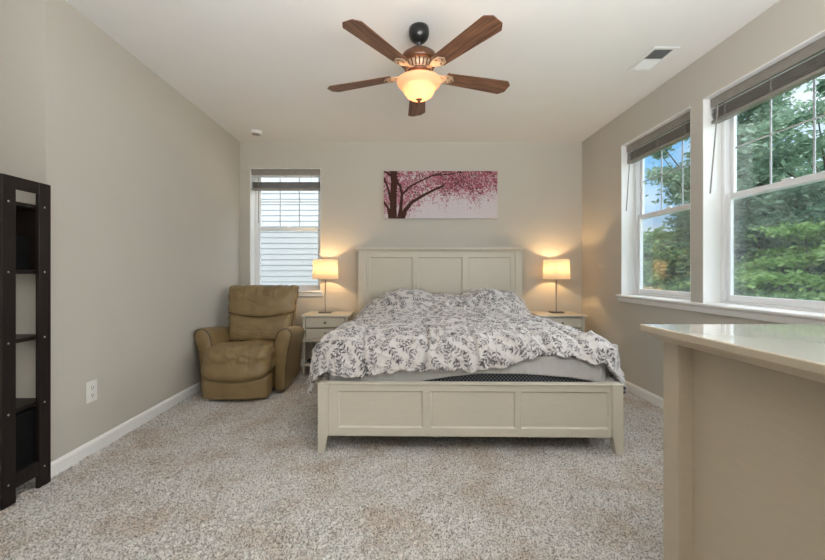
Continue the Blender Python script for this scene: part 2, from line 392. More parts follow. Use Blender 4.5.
# ---- blinds
def blind(w, place, rot, label, gap, nsl, wand_top, wand_pts, group):
    root = thing('window_blind', label, 'blind', place, rot, group)
    z1 = ZW1 - .008; y0 = .058 if abs(rot) > .1 else .03
    bm = B(); box(bm, .012, w - .012, y0 - .012, y0, z1 - .066, z1, .003, 2); link('valance', bm, 'blind', root)
    bm = B(); box(bm, .016, w - .016, y0 + .004, y0 + .05, z1 - .045, z1 - .002, .002); link('headrail', bm, 'blind', root)
    zt = z1 - .070 - gap
    for k in range(nsl):
        z = zt - k * .0128; j = random.uniform(-.003, .003)
        bm = B(); box(bm, .016 + j, w - .016 + j, y0 - .004 + j, y0 + .046 + j, z - .0040, z, .001); link('slat', bm, 'blind', root)
    zb = zt - nsl * .0128
    bm = B(); box(bm, .014, w - .014, y0 - .006, y0 + .048, zb - .022, zb, .004, 2); link('bottom_rail', bm, 'blind', root)
    for fx in (.14, .5, .86):
        x = w * fx; bm = B()
        tube(bm, [(x, y0 - .008, z1 - .06), (x, y0 - .009, zb - .004)], .0016, 6)
        tube(bm, [(x + .006, y0 - .008, zt), (x + .018, y0 - .012, zt - .02), (x + .004, y0 - .010, zt - .045), (x + .02, y0 - .012, zb)], .0015, 6)
        link('ladder_cord', bm, 'cord', root)
    bm = B(); tube(bm, wand_pts, .0048, 8); link('tilt_wand', bm, 'cord', root)
    return root
blind(BX1 - BX0, (BX0, YB, 0), 0, 'dark blind half raised in the back wall window beside the recliner', .085, 6, None,
      [(.10, .014, 2.35), (.10, .006, 2.30), (.101, .006, 1.75)], 'grey-brown window blinds')
blind(O1[1] - O1[0], (XR, O1[1], 0), R(-90), 'dark raised blind in the right wall window nearer the bed', .010, 6, None,
      [(.085, .040, 2.35), (.082, .036, 2.26), (.030, .034, 1.76)], 'grey-brown window blinds')
blind(O2[1] - O2[0], (XR, O2[1], 0), R(-90), 'dark raised blind in the right wall window nearest the dresser', .010, 6, None,
      [(.085, .040, 2.35), (.082, .036, 2.26), (.034, .028, 1.72)], 'grey-brown window blinds')

# ------------------------------------------------------------------ ceiling and wall fittings
root = thing('ceiling_vent', 'white metal air register in the ceiling near the windows', 'vent', (1.88, 2.84, ZC))
bm = B(); X0, X1, Y0, Y1 = -.095, .095, -.16, .16
box(bm, X0, X0 + .028, Y0, Y1, -.007, -.0005, .002); box(bm, X1 - .028, X1, Y0, Y1, -.007, -.0005, .002)
box(bm, X0 + .028, X1 - .028, Y0, Y0 + .03, -.007, -.0005, .002); box(bm, X0 + .028, X1 - .028, Y1 - .03, Y1, -.007, -.0005, .002)
box(bm, X0 + .028, X1 - .028, -.006, .006, -.006, -.0005)
link('vent_frame', bm, 'vent_metal', root)
bm = B(); box(bm, X0 + .02, X1 - .02, Y0 + .02, Y1 - .02, -.0015, -.0004); link('duct_shade_plate', bm, 'duct', root)  # thin dark plate below the ceiling, coloured as the shade inside the duct
for k in range(9):
    for sgn in (-1, 1):
        yc = sgn * (.016 + k * .0132); s = sgn
        bm = B(); a = .0062
        prism(bm, [(-a, -.0085), (-a + .0012, -.0085), (a, -.0016), (a - .0012, -.0016)], lambda q: (X0 + .029, yc + s * q[0] * -1, q[1]), lambda q: (X1 - .029, yc + s * q[0] * -1, q[1]))
        link('louver', bm, 'vent_metal', root)
bm = B(); box(bm, -.03, -.01, Y1 - .022, Y1 - .016, -.012, -.006, .001); link('damper_lever', bm, 'vent_metal', root)

root = thing('smoke_detector', 'small round white smoke detector on the ceiling above the recliner', 'smoke detector', (-1.63, 4.29, ZC))
bm = B(); lathe(bm, [(.064, -.0005), (.064, -.012), (.058, -.028), (.040, -.036), (.0, -.037)][::-1], n=32, cap0=False); link('housing', bm, 'plastic', root, True)
bm = B(); lathe(bm, [(.045, -.0345), (.045, -.039), (.020, -.041), (.001, -.041)], n=24, cap0=False); link('sensor_cap', bm, 'cord', root, True)

root = thing('wall_outlet', 'white wall outlet low on the left wall', 'outlet', (XL, 2.412, .392))
bm = B(); box(bm, .0005, .007, -.042, .042, -.066, .066, .003, 2); link('cover_plate', bm, 'plastic', root)
for dz in (-.024, .024):
    bm = B(); box(bm, .006, .010, -.018, .018, dz - .016, dz + .016, .003, 2); so = link('socket', bm, 'plastic', root)
    bm = B(); box(bm, .0095, .0105, -.010, -.006, dz - .004, dz + .008); box(bm, .0095, .0105, .005, .009, dz - .004, dz + .008); box(bm, .0095, .0105, -.004, .002, dz - .012, dz - .007)
    link('socket_slots', bm, 'grey_plastic', so)

# ------------------------------------------------------------------ ceiling fan
FX, FY = .121, 2.48
fan = thing('ceiling_fan', 'five-blade brown ceiling fan with a glowing amber glass bowl light', 'ceiling fan', (FX, FY, 0), R(-1))
bm = B(); lathe(bm, [(.062, ZC - .0005), (.066, ZC - .02), (.066, ZC - .045), (.058, ZC - .068), (.042, ZC - .086), (.018, ZC - .096)][::-1]); link('canopy', bm, 'black', fan, True)
bm = B(); lathe(bm, [(.013, 2.585), (.013, 2.63), (.02, 2.638), (.02, 2.652)]); link('downrod', bm, 'black', fan, True)
bm = B(); lathe(bm, [(.108, 2.500), (.122, 2.512), (.124, 2.530), (.112, 2.556), (.085, 2.578), (.05, 2.590), (.02, 2.594), (.0, 2.594)], cap0=True, cap1=False); mh = link('motor_housing', bm, 'bronze', fan, True)
bm = B(); lathe(bm, [(.078, 2.455), (.084, 2.465), (.094, 2.485), (.102, 2.502)], n=48); link('vent_ring', bm, 'antique', mh, True)
bm = B()
for k in range(24):
    a = 2 * PI * k / 24; u = Vector((math.cos(a), math.sin(a), 0)); t = Vector((-u.y, u.x, 0))
    tube(bm, [u * .083 + Vector((0, 0, 2.461)), u * .103 + Vector((0, 0, 2.50))], .0045, 6)
link('vent_ribs', bm, 'bronze', mh, True)
bm = B(); lathe(bm, [(.05, 2.385), (.062, 2.395), (.062, 2.408), (.05, 2.416), (.052, 2.43), (.066, 2.44), (.080, 2.45), (.080, 2.46)]); link('light_fitter', bm, 'bronze', fan, True)
ZB = 2.438
bl_o = []
for k in range(5):
    a = R(90 + 72 * k)
    # blade (local x outwards)
    outl = [(.175, -.048), (.60, -.068), (.655, -.045), (.665, 0), (.655, .045), (.60, .068), (.175, .048)]
    outl = [(.185, -.052), (.622, -.071), (.658, -.036), (.658, .036), (.622, .071), (.185, .052), (.178, 0)]
    bm = B(); prism(bm, outl, lambda q: (q[0], q[1], .0), lambda q: (q[0], q[1], .006))
    bmesh.ops.bevel(bm, geom=bm.edges[:], offset=.0012, segments=1, affect='EDGES')
    o = link('blade', bm, 'blade', fan); o.rotation_euler = (R(-10), 0, a); o.location = (0, 0, ZB)
    # blade iron: arm from the hub flaring to a scrolled plate under the blade
    bm = B()
    op = [(.075, -.014), (.12, -.012), (.15, -.026), (.185, -.040), (.225, -.034), (.248, 0), (.225, .034), (.185, .040), (.15, .026), (.12, .012), (.075, .014)]
    def zf(q): return .022 * max(0, (.16 - q[0]) / .085)
    prism(bm, op, lambda q: (q[0], q[1], -.007 + zf(q)), lambda q: (q[0], q[1], -.0005 + zf(q)))
    bmesh.ops.bevel(bm, geom=bm.edges[:], offset=.0015, segments=1, affect='EDGES')
    i = link('blade_iron', bm, 'antique', fan); i.rotation_euler = (R(-10), 0, a); i.location = (0, 0, ZB)
    for sx, sy in ((.195, -.02), (.195, .02), (.228, 0)):
        bm = B(); lathe(bm, [(.0045, -.010), (.0045, -.006)], (sx, sy, 0), 8); link('screw', bm, 'bronze', i)
# glass bowl: bell with flared rim, open at the top
prof = [(.004, 2.278), (.030, 2.280), (.058, 2.288), (.080, 2.303), (.093, 2.321), (.099, 2.337), (.103, 2.348), (.112, 2.357), (.126, 2.366), (.137, 2.378), (.141, 2.388), (.138, 2.395)]
bm = B(); lathe(bm, prof, cap0=False, cap1=False, n=48)
gb = link('glass_bowl', bm, 'alabaster', fan, True); md = gb.modifiers.new('s', 'SOLIDIFY'); md.thickness = .004; md.offset = 1
bm = B(); lathe(bm, [(.0, 2.254), (.008, 2.256), (.010, 2.264), (.006, 2.269), (.020, 2.274), (.024, 2.280), (.012, 2.284), (.004, 2.29), (.004, 2.40)], cap0=False); link('finial', bm, 'bronze', fan, True)
bm = B(); lathe(bm, [(.028, 2.425), (.034, 2.40), (.05, 2.372), (.06, 2.376), (.05, 2.40)][::-1], cap0=False, cap1=False)
link('bowl_holder', bm, 'bronze', fan, True)
for k, (dx, dy) in enumerate(((.045, -.03), (-.045, -.02), (0, .05))):
    bm = B(); bmesh.ops.create_uvsphere(bm, u_segments=16, v_segments=10, radius=.021)
    o = link('light_bulb', bm, 'bulb', fan, True); o.location = (dx, dy, 2.345)
lt = lamp('fan_light', 'POINT', (FX, FY, 2.325), 2.6, (1, .80, .58), radius=.05)
lt.parent = fan; lt.location = (0, 0, 2.338)

# ------------------------------------------------------------------ artwork on canvas
def seg_dist(px, py, a, b):
    ax, ay = a; bx, by = b; dx, dy = bx - ax, by - ay; t = np.clip(((px - ax) * dx + (py - ay) * dy) / (dx * dx + dy * dy + 1e-9), 0, 1)
    return np.hypot(px - ax - t * dx, py - ay - t * dy), t
AW, AH = 1.385, .578; w, h = 420, 176
ax_, ay_ = np.meshgrid(np.linspace(0, 672, w), np.linspace(0, 280, h))    # y down, in sketch units
img = np.zeros((h, w, 3)); img[:] = (.60, .545, .57)
r2 = np.random.default_rng(11)
lowx = [0, 60, 120, 170, 215, 250, 300, 320, 370, 400, 440, 480, 520, 560, 600, 640, 672]
lowy = [260, 250, 265, 225, 200, 150, 165, 140, 168, 130, 150, 125, 155, 180, 130, 118, 130]
low = np.interp(ax_, lowx, lowy)
def fb(seed, ks):
    rr = np.random.default_rng(seed); o = np.zeros((h, w))
    for k, am in ks: o += am * (lambda a: (a - a.mean()) / a.std())(smooth(rr.standard_normal((h, w)), k))
    return o
n1 = fb(1, [(2, .6), (8, .5), (30, .5)]); n2_ = fb(2, [(1, .8), (5, .4)]); n3_ = fb(5, [(2, .7), (12, .6)])
dens = (low - ay_) / 60.0
dr = np.exp(-(((ax_ - 430) / 90) ** 2 + ((ay_ - 60) / 45) ** 2)) * 1.1 + np.where(ax_ > 330, .35, 0)
m1 = (n1 + np.clip(dens, -3, 1) * 1.2 + dr * .6) > .80
img[m1] = (.40, .15, .20)
m2 = (n2_ + np.clip(dens, -3, .8) * 1.0 + dr) > 1.25
img[m2] = (.25, .045, .075)
m3 = (n3_ + np.clip(dens, -3, .8) + dr * .4) > 1.75
img[m3] = (.10, .035, .04)
m4 = (fb(9, [(1, .9), (6, .3)]) + np.clip(dens, -3, .4)) > 1.5
img[m4] = (.62, .42, .46)
def limb(pts, ws):
    for (a, b, wa, wb_) in zip(pts, pts[1:], ws, ws[1:]):
        d, t = seg_dist(ax_, ay_, a, b); img[d < (wa + (wb_ - wa) * t) * 1.15] = (.055, .018, .012)
limb([(55, 290), (57, 150), (62, 60), (58, -5)], [20, 16, 17, 18])
limb([(92, 290), (100, 230), (108, 140), (98, 90), (70, 50)], [15, 9, 7, 7, 6])
limb([(105, 290), (125, 235), (165, 185), (240, 140), (300, 110), (350, 88)], [16, 11, 8, 7, 6, 5])
limb([(108, 140), (150, 95), (215, 60), (290, 25), (380, 20), (470, 5)], [6, 5, 4, 4, 3, 2])
limb([(40, 290), (25, 215), (0, 185)], [10, 6, 6])
limb([(45, 180), (25, 100), (0, 40)], [8, 5, 5])
limb([(60, 40), (20, 10), (0, 2)], [8, 5, 3])
limb([(290, 25), (330, 12), (400, -5)], [3, 2, 2])
root = thing('canvas_print', 'long panoramic canvas print of a pink blossom tree above the headboard', 'picture', (.4875, YB - .002, 2.089))
bm = B(); box(bm, -AW / 2, AW / 2, -.030, 0, -AH / 2, AH / 2, .002); link('stretched_canvas', bm, mat('canvas_edge', (.52, .47, .48), .8, n_scale=90, n_amt=.04), root)
P = np.stack([-AW / 2 + .001 + ax_ / 672 * (AW - .002), np.full_like(ax_, -.0306), AH / 2 - .001 - ay_ / 280 * (AH - .002)], -1)
link_me('printed_face', grid_mesh('printed_face', P, img), vcol_mat('canvas_print', .7, .1, 500), root)

# ------------------------------------------------------------------ bed
BED = (.436, 2.40, 0); BRZ = R(-.9)
bed = thing('bed_frame', 'cream painted wooden king bed frame with panelled headboard and footboard', 'bed', BED, BRZ)
HW = .962
def panelled(x0, x1, y0, y1, z0, z1, xs, pz0, pz1, rec, m, name, parent, both=True):
    """board with recessed panels; xs = list of (a,b) openings"""
    bm = B(); es = [x0] + [v for p in xs for v in p] + [x1]
    box(bm, x0, x1, y0, y1, pz1, z1, .002); box(bm, x0, x1, y0, y1, z0, pz0, .002)
    st = [(es[i], es[i + 1]) for i in range(0, len(es), 2)]
    for a, b in st: box(bm, a, b, y0, y1, pz0 - .001, pz1 + .001, .0)
    o = link(name, bm, m, parent)
    for a, b in xs:
        bm = B(); box(bm, a - .005, b + .005, y0 + rec, y1 - rec, pz0 - .005, pz1 + .005)
        # bevel moulding around the recess
        for (p, q) in (((a, pz0), (b, pz0)), ((b, pz0), (b, pz1)), ((b, pz1), (a, pz1)), ((a, pz1), (a, pz0))):
            d = Vector((q[0] - p[0], 0, q[1] - p[1])).normalized(); n = Vector((-d.z, 0, d.x))
            P0 = Vector((p[0], 0, p[1])); P1 = Vector((q[0], 0, q[1])); tri = [(0, y0 + .002), (0, y0 + rec + .001), (rec * .9, y0 + rec + .001)]
            v0 = [bm.verts.new(P0 + n * t[0] + d * t[0] + Vector((0, t[1], 0))) for t in tri]
            v1 = [bm.verts.new(P1 + n * t[0] - d * t[0] + Vector((0, t[1], 0))) for t in tri]
            for i in range(3): bm.faces.new((v0[i], v0[(i + 1) % 3], v1[(i + 1) % 3], v1[i]))
            bm.faces.new(v0); bm.faces.new(v1)
        bmesh.ops.recalc_face_normals(bm, faces=bm.faces)
        link('panel', bm, m, o)
    return o
PWd = .068
panelled(-HW + PWd, HW - PWd, .008, .046, .105, .437, [(-.832, -.294), (-.246, .290), (.328, .876)], .160, .392, .010, 'cream', 'footboard', bed)
for s in (-1, 1):
    # square post whose leg tapers on the inner side
    bm = B()
    xo = s * HW; xi = s * (HW - PWd)
    secs = [(0, xi + s * .026, .060), (.108, xi + s * .006, .066), (.112, xi, .066), (.438, xi, .066)]
    rings = [[bm.verts.new((xo, -.004, z)), bm.verts.new((a, -.004, z)), bm.verts.new((a, yy - .004, z)), bm.verts.new((xo, yy - .004, z))] for z, a, yy in secs]
    for A, C in zip(rings, rings[1:]):
        for k in range(4): bm.faces.new((A[k], A[(k + 1) % 4], C[(k + 1) % 4], C[k]))
    bm.faces.new(rings[0]); bm.faces.new(rings[-1]); bmesh.ops.recalc_face_normals(bm, faces=bm.faces)
    bmesh.ops.bevel(bm, geom=[e for e in bm.edges if abs((e.verts[0].co - e.verts[1].co).z) > .01], offset=.003, segments=2, affect='EDGES')
    box(bm, min(xo, xi) - .001, max(xo, xi) + .001, -.006, .064, .436, .443, .002)
    link('leg', bm, 'cream', bed)
    bm = B(); box(bm, -HW - .016 if s < 0 else HW - PWd, -HW + PWd if s < 0 else HW + .016, 2.130, 2.190, 0, 1.405, .003); link('leg', bm, 'cream', bed)
    bm = B(); box(bm, min(s * .925, s * .955), max(s * .925, s * .955), .06, 2.133, .13, .40, .004); link('side_rail', bm, 'cream', bed)
bm = B(); box(bm, -HW + PWd, HW - PWd, -.002, .056, .434, .4435, .003); link('footboard_cap', bm, 'cream', bed)
panelled(-HW + PWd, HW - PWd, 2.140, 2.180, .35, 1.40, [(-.835, -.325), (-.255, .270), (.340, .845)], .62, 1.325, .012, 'cream', 'headboard', bed)
bm = B()
prism(bm, [(0, 1.398), (.062, 1.398), (.066, 1.405), (.066, 1.408), (.082, 1.424), (.082, 1.442), (-.018, 1.442), (-.018, 1.424), (-.006, 1.408), (-.006, 1.405)], lambda q: (-HW - .038, 2.128 + q[0], q[1]), lambda q: (HW + .038, 2.113 + q[0], q[1]))
link('headboard_cap', bm, 'cream', bed)
bm = B()
for k in range(12): box(bm, -.925, .925, .12 + k * .165, .19 + k * .165, .27, .29)
link('slats', bm, 'cream', bed)

# mattress with dark dotted border
def dotted():
    m = mat('dark_dotted_ticking', (.03, .035, .04), .85); t = m.node_tree; p = t.nodes['Principled BSDF']
    a = t.nodes.new('ShaderNodeTexCoord'); mm = t.nodes.new('ShaderNodeMapping'); mm.inputs['Rotation'].default_value = (0, R(45), 0); mm.inputs['Scale'].default_value = (58, 58, 58)
    v = t.nodes.new('ShaderNodeTexVoronoi'); v.inputs['Randomness'].default_value = 0; v.inputs['Scale'].default_value = 1; r = t.nodes.new('ShaderNodeValToRGB')
    e = r.color_ramp.elements; e[0].position = .34; e[0].color = (.15, .165, .17, 1); e[1].position = .42; e[1].color = (.02, .024, .03, 1)
    t.links.new(a.outputs['Object'], mm.inputs[0]); t.links.new(mm.outputs[0], v.inputs['Vector']); t.links.new(v.outputs['Distance'], r.inputs[0]); t.links.new(r.outputs[0], p.inputs['Base Color']); return m
bm = cushion((.905, .985, .165), .045, 20, None, (0, 1.085, .455))
mt = link('mattress', bm, dotted(), None, True); mt.location = BED; mt.rotation_euler = (0, 0, BRZ)
tag(mt, 'king mattress with a dark dotted border showing above the footboard', 'mattress')

def wrap(U, V, a, y0, r, flare):
    """sheet coords -> core point, outward 2D direction, outward distance, drop, normal angle"""
    cu = np.clip(U, -a, a); cv = np.maximum(V, y0); dx = U - cu; dy = V - cv; L = np.hypot(dx, dy); Ls = np.where(L < 1e-9, 1, L)
    nx_, ny_ = dx / Ls, dy / Ls; th = np.clip(L / r, 0, PI / 2); ex = np.maximum(0, L - r * PI / 2)
    out = r * np.sin(th) + ex * flare; drop = r * (1 - np.cos(th)) + ex * math.sqrt(1 - flare ** 2)
    return cu, cv, nx_, ny_, out, drop, th
# light grey sheet over the mattress: hem lifts at the foot and shows the border
nu, nv = 260, 220
us = np.linspace(-1.16, 1.16, nu); tt = np.linspace(0, 1, nv)
hemx = [-.93, -.7, -.45, -.28, -.09, .10, .38, .66, .80, .93]
hemz = [.37, .38, .40, .438, .468, .486, .484, .462, .44, .41]
zt = .634; rr_ = .05; a_ = .905 + .006 - rr_; y0_ = .10 - .006 + rr_
hz = np.interp(us, hemx, hemz); front = (zt - hz) - rr_ + rr_ * PI / 2
front = np.where(np.abs(us) > a_, np.clip(front - (np.abs(us) - a_) * .2, .12, 1), front)
V = (y0_ - front)[None, :] + (2.05 - (y0_ - front))[None, :] * tt[:, None]
U = np.repeat(us[None, :], nv, 0)
cu, cv, nx_, ny_, out, drop, th = wrap(U, V, a_, y0_, rr_, .02)
dsp = np.array([[.004 * nval(U[i, j] * 7 + V[i, j] * 9, V[i, j] * 4 - U[i, j] * 3, 5) + .003 * nval(U[i, j] * 30, V[i, j] * 12, 2) + .004 for j in range(nu)] for i in range(nv)])
P = np.stack([cu + nx_ * (out + dsp * np.sin(th)), cv + ny_ * (out + dsp * np.sin(th)), zt - drop + dsp * np.cos(th)], -1)
P[..., 1] = np.where(V < y0_, np.maximum(P[..., 1], .072), P[..., 1])
so = link_me('fitted_sheet', grid_mesh('fitted_sheet', P), 'sheet'); so.location = BED; so.rotation_euler = (0, 0, BRZ)
md = so.modifiers.new('s', 'SOLIDIFY'); md.thickness = .003; md.offset = 1
tag(so, 'light grey fitted sheet pulled loosely over the king mattress', 'sheet')

# floral duvet
HU = 1.36; y1d = 2.07
nu, nv = 540, 500
rd, y0d = .175, .235; ad = .80
us = np.linspace(-HU, HU, nu); tt = np.linspace(0, 1, nv)
# front overhang length along the sheet, by position across the bed
ex_ = [-1.36, -1.20, -1.05, -.92, -.80, -.6, -.45, -.3, -.17, 0, .15, .28, .38, .48, .60, .72, .80, .90, 1.02, 1.15, 1.25, 1.36]
ez_ = [.20, .26, .29, .32, .335, .298, .280, .282, .275, .285, .27, .255, .225, .195, .185, .20, .215, .235, .26, .27, .25, .20]
fr = np.interp(us, ex_, ez_) + .006 * np.sin(us * 31) + .005 * np.sin(us * 57 + 1)
V = (y0d - fr)[None, :] + (y1d - (y0d - fr))[None, :] * tt[:, None]
wob = .03 * np.sin(V * 7.3 + 1) + .018 * np.sin(V * 15)
U = np.repeat(us[None, :], nv, 0); U = U * (1 - .095 * np.clip((.75 - V) / .8, 0, 1)) + np.sign(U) * np.clip((np.abs(U) - .8) / .5, 0, 1) * wob
ad = .865 - .105 * np.clip((V - .5) / 1.2, 0, 1)
cu, cv, nx_, ny_, out, drop, th = wrap(U, V, ad, y0d, rd, .16)
def zlump(x, y):
    z = .024 * nval(x * 3.1 + 3, y * 3.1, 1) + .014 * nval(x * 7, y * 6, 4)
    f = 1 - min(1, abs(nval(x * 4.5 - y * 3.2, y * 2.4 + x * 1.5, 8)) * 3.2); z += .013 * f * f
    f = 1 - min(1, abs(nval(x * 9 + y * 7, y * 7 - x * 4, 12)) * 3.2); z += .008 * f * f
    f = 1 - min(1, abs(nval(x * 17 - y * 9, y * 13 + x * 6, 15)) * 3.0); z += .0045 * f
    k = max(0, min(1, (.85 - y) / .6))                       # folds that run diagonally to the foot edge
    c = x * 30 + y * 26 + 2.0 * nval(x * 2.2, y * 2.2, 6)
    z += k * max(0, nval(x * 2.5, y * 2, 21) + .35) * (.016 * (1 - abs(math.sin(c * .5))) ** 1.5 * 1.6)
    c = -x * 34 + y * 22 + 2.4 * nval(x * 2, y * 3, 31)
    z += k * max(0, nval(x * 2.1 + 5, y * 2, 25) + .2) * .016 * (1 - abs(math.sin(c * .5))) ** 1.5
    for qx in (-.66, -.30, .10, .47, .80):
        d = abs(x + .05 * math.sin(y * 3 + qx * 9) - qx); z -= .020 * math.exp(-(d / .014) ** 2) * max(0, min(1, (1.6 - y) / 1.2))
    return z
D = np.array([[zlump(U[i, j], V[i, j]) for j in range(nu)] for i in range(nv)])
# pillow mounds at the head
def bump1(x, c, wl, wr, p=4): 
    d = np.where(x < c, (c - x) / wl, (x - c) / wr); return np.exp(-np.abs(d) ** p)
px1 = bump1(U, -.34, .50, .36, 3.0) * .215; px2 = bump1(U, .49, .42, .47, 3.0) * .228
yram = 1 / (1 + np.exp(-(V - 1.60) / .075)); yend = 1 - .30 * np.clip((V - 1.90) / .17, 0, 1) ** 2
mid = .172 * np.exp(-np.abs(U / .74) ** 8)
PM = np.maximum(np.maximum(px1, px2), mid) * yram * yend
slope = .02 * np.clip(V - .4, 0, 1.2)
thick = D + .010
zt = .695
P = np.stack([cu + nx_ * (out + thick * np.sin(th)), cv + ny_ * (out + thick * np.sin(th)), zt - drop + thick * np.cos(th) + PM + slope * np.cos(th)], -1)
# keep clear of the footboard: the foot drape stays behind it, the sides hang outside the rails
inx = np.abs(P[..., 0]) < .99
P[..., 1] = np.where(inx & (P[..., 2] < .47), np.maximum(P[..., 1], .066), P[..., 1])
# pattern raster in sheet coordinates
RX, RY = 5 / 1000, 5 / 1000
pu, pv = U, V
pat = np.zeros((nv, nu, 3)); base = np.array((.60, .575, .56)); pat[:] = base
rngp = np.random.default_rng(21)
def idx_box(cx, cy, rad):
    j0 = max(0, int((cx - rad + HU) / (2 * HU) * nu) - 34); j1 = min(nu, int((cx + rad + HU) / (2 * HU) * nu) + 35)
    i0 = max(0, int((cy - rad + .12) / (y1d + .12) * nv) - 48); i1 = min(nv, int((cy + rad + .12) / (y1d + .12) * nv) + 48)
    return slice(i0, i1), slice(j0, j1)
def leafp(cx, cy, ang, l, wd, col):
    s = idx_box(cx, cy, l); x = pu[s] - cx; y = pv[s] - cy; c_, s_ = math.cos(ang), math.sin(ang)
    a = (x * c_ + y * s_) / l; b = (-x * s_ + y * c_) / wd
    m = (np.abs(a) < 1) & (np.abs(b) < (1 - a * a) * (1 - .25 * a)); sub = pat[s]; sub[m] = col
def line(cx, cy, ang, l, col, wd=.0016):
    s = idx_box(cx, cy, l); x = pu[s] - cx; y = pv[s] - cy; c_, s_ = math.cos(ang), math.sin(ang)
    a = x * c_ + y * s_; b = -x * s_ + y * c_; m = (np.abs(a) < l) & (np.abs(b) < wd); sub = pat[s]; sub[m] = col
cols = [(.085, .08, .085), (.12, .11, .12), (.20, .19, .20), (.36, .35, .35)]
def sprig(x, y, ang, nl, sc, col):
    bend = rngp.uniform(-.22, .22); cl = tuple(min(.6, c + .12) for c in col)
    for k in range(nl):
        st = .023 * sc
        line(x + math.cos(ang) * st / 2, y + math.sin(ang) * st / 2, ang, st / 2, cl, .0026)
        x += math.cos(ang) * st; y += math.sin(ang) * st; ang += bend * .6
        f = (1 - .35 * k / nl) * sc
        for sd in (-1, 1):
            la = ang + sd * rngp.uniform(.7, 1.0); l = .0150 * f
            leafp(x + math.cos(la) * l * 1.3, y + math.sin(la) * l * 1.3, la, l, .0052 * f, col)
    leafp(x + math.cos(ang) * .018 * sc, y + math.sin(ang) * .018 * sc, ang, .015 * sc, .0058 * sc, col)
st = .074
for iy in range(-3, int(2.3 / st) + 1):
    for ix in range(-17, 18):
        x = ix * st + (st / 2 if iy % 2 else 0) + rngp.uniform(-.02, .02); y = iy * st + rngp.uniform(-.02, .02)
        a0 = rngp.uniform(0, 2 * PI); q = rngp.random()
        if q < .86: sprig(x - .035 * math.cos(a0), y - .035 * math.sin(a0), a0, rngp.integers(3, 5), rngp.uniform(.9, 1.15), cols[rngp.choice([0, 1, 1, 2])])
        else:
            for k in range(5): leafp(x + .014 * math.cos(k * 1.257), y + .014 * math.sin(k * 1.257), k * 1.257, .010, .0055, cols[2])
            leafp(x, y, 0, .004, .004, cols[0])
        if rngp.random() < .6: sprig(x + st / 2, y, a0 + 2, 2, .75, cols[3])
du = link_me('duvet', grid_mesh('duvet', P, pat), vcol_mat('floral_cotton', .88, .25, 260, .15)); du.location = BED; du.rotation_euler = (0, 0, BRZ)
md = du.modifiers.new('s', 'SOLIDIFY'); md.thickness = .022; md.offset = -1
tag(du, 'white duvet with dark grey leaf sprigs spread over the king bed', 'duvet')

# ------------------------------------------------------------------ nightstands and lamps
def nightstand():
    t = thing('nightstand', 'cream two-drawer nightstand between the recliner and the bed', 'nightstand', (-.835, 4.2, 0), 0, 'cream nightstands beside the bed')
    W, Dp, H = .27, .42, .672
    bm = B(); box(bm, -W, W, -.0, Dp, H - .022, H, .004, 2); link('tabletop', bm, 'cream', t)
    bm = B(); x = W - .018
    box(bm, -x, -x + .02, .02, Dp - .02, .40, H - .022); box(bm, x - .02, x, .02, Dp - .02, .40, H - .022); box(bm, -x, x, Dp - .035, Dp - .02, .40, H - .022)
    box(bm, -x + .02, x - .02, .03, Dp - .03, .40, .412); box(bm, -x + .02, x - .02, .06, .07, .412, H - .022)
    link('case', bm, 'cream', t)
    bm = B(); box(bm, -x - .008, x + .008, .006, Dp - .012, .372, .402, .006, 2); link('lower_rail', bm, 'cream', t)
    for z0, z1 in ((.533, .644), (.413, .523)):
        bm = B(); box(bm, -x + .039, x - .039, .012, .034, z0 + .003, z1 - .003, .002); dr = link('drawer', bm, 'cream', t)
        bm = B(); c = (z0 + z1) / 2
        lathe(bm, [(.0, .020), (.010, .019), (.014, .013), (.010, .006), (.006, .003), (.006, .0)], cap0=False, n=16)
        kb = link('knob', bm, 'nickel', dr, True); kb.rotation_euler = (R(90), 0, 0); kb.location = (0, .012, c)
    for sx in (-1, 1):
        for y in (.015, Dp - .05):
            bm = B(); xo = sx * x
            box(bm, min(xo, xo - sx * .034), max(xo, xo - sx * .034), y, y + .034, 0, .375 if y > .1 else H - .022, .002,
                taper=lambda c, sx=sx, y=y: (c.x + (sx * .012 if (abs(c.x) < x - .01 and c.z < .01) else 0), c.y, c.z))
            link('leg', bm, 'cream', t)
    bm = B(); box(bm, -x + .008, x - .008, .012, Dp - .02, .105, .128, .003); link('lower_shelf', bm, 'cream', t)
    return t
ns = nightstand()
dup(ns, (1.795, 4.2, 0), 0, 'cream nightstand in the corner between the bed and right wall')
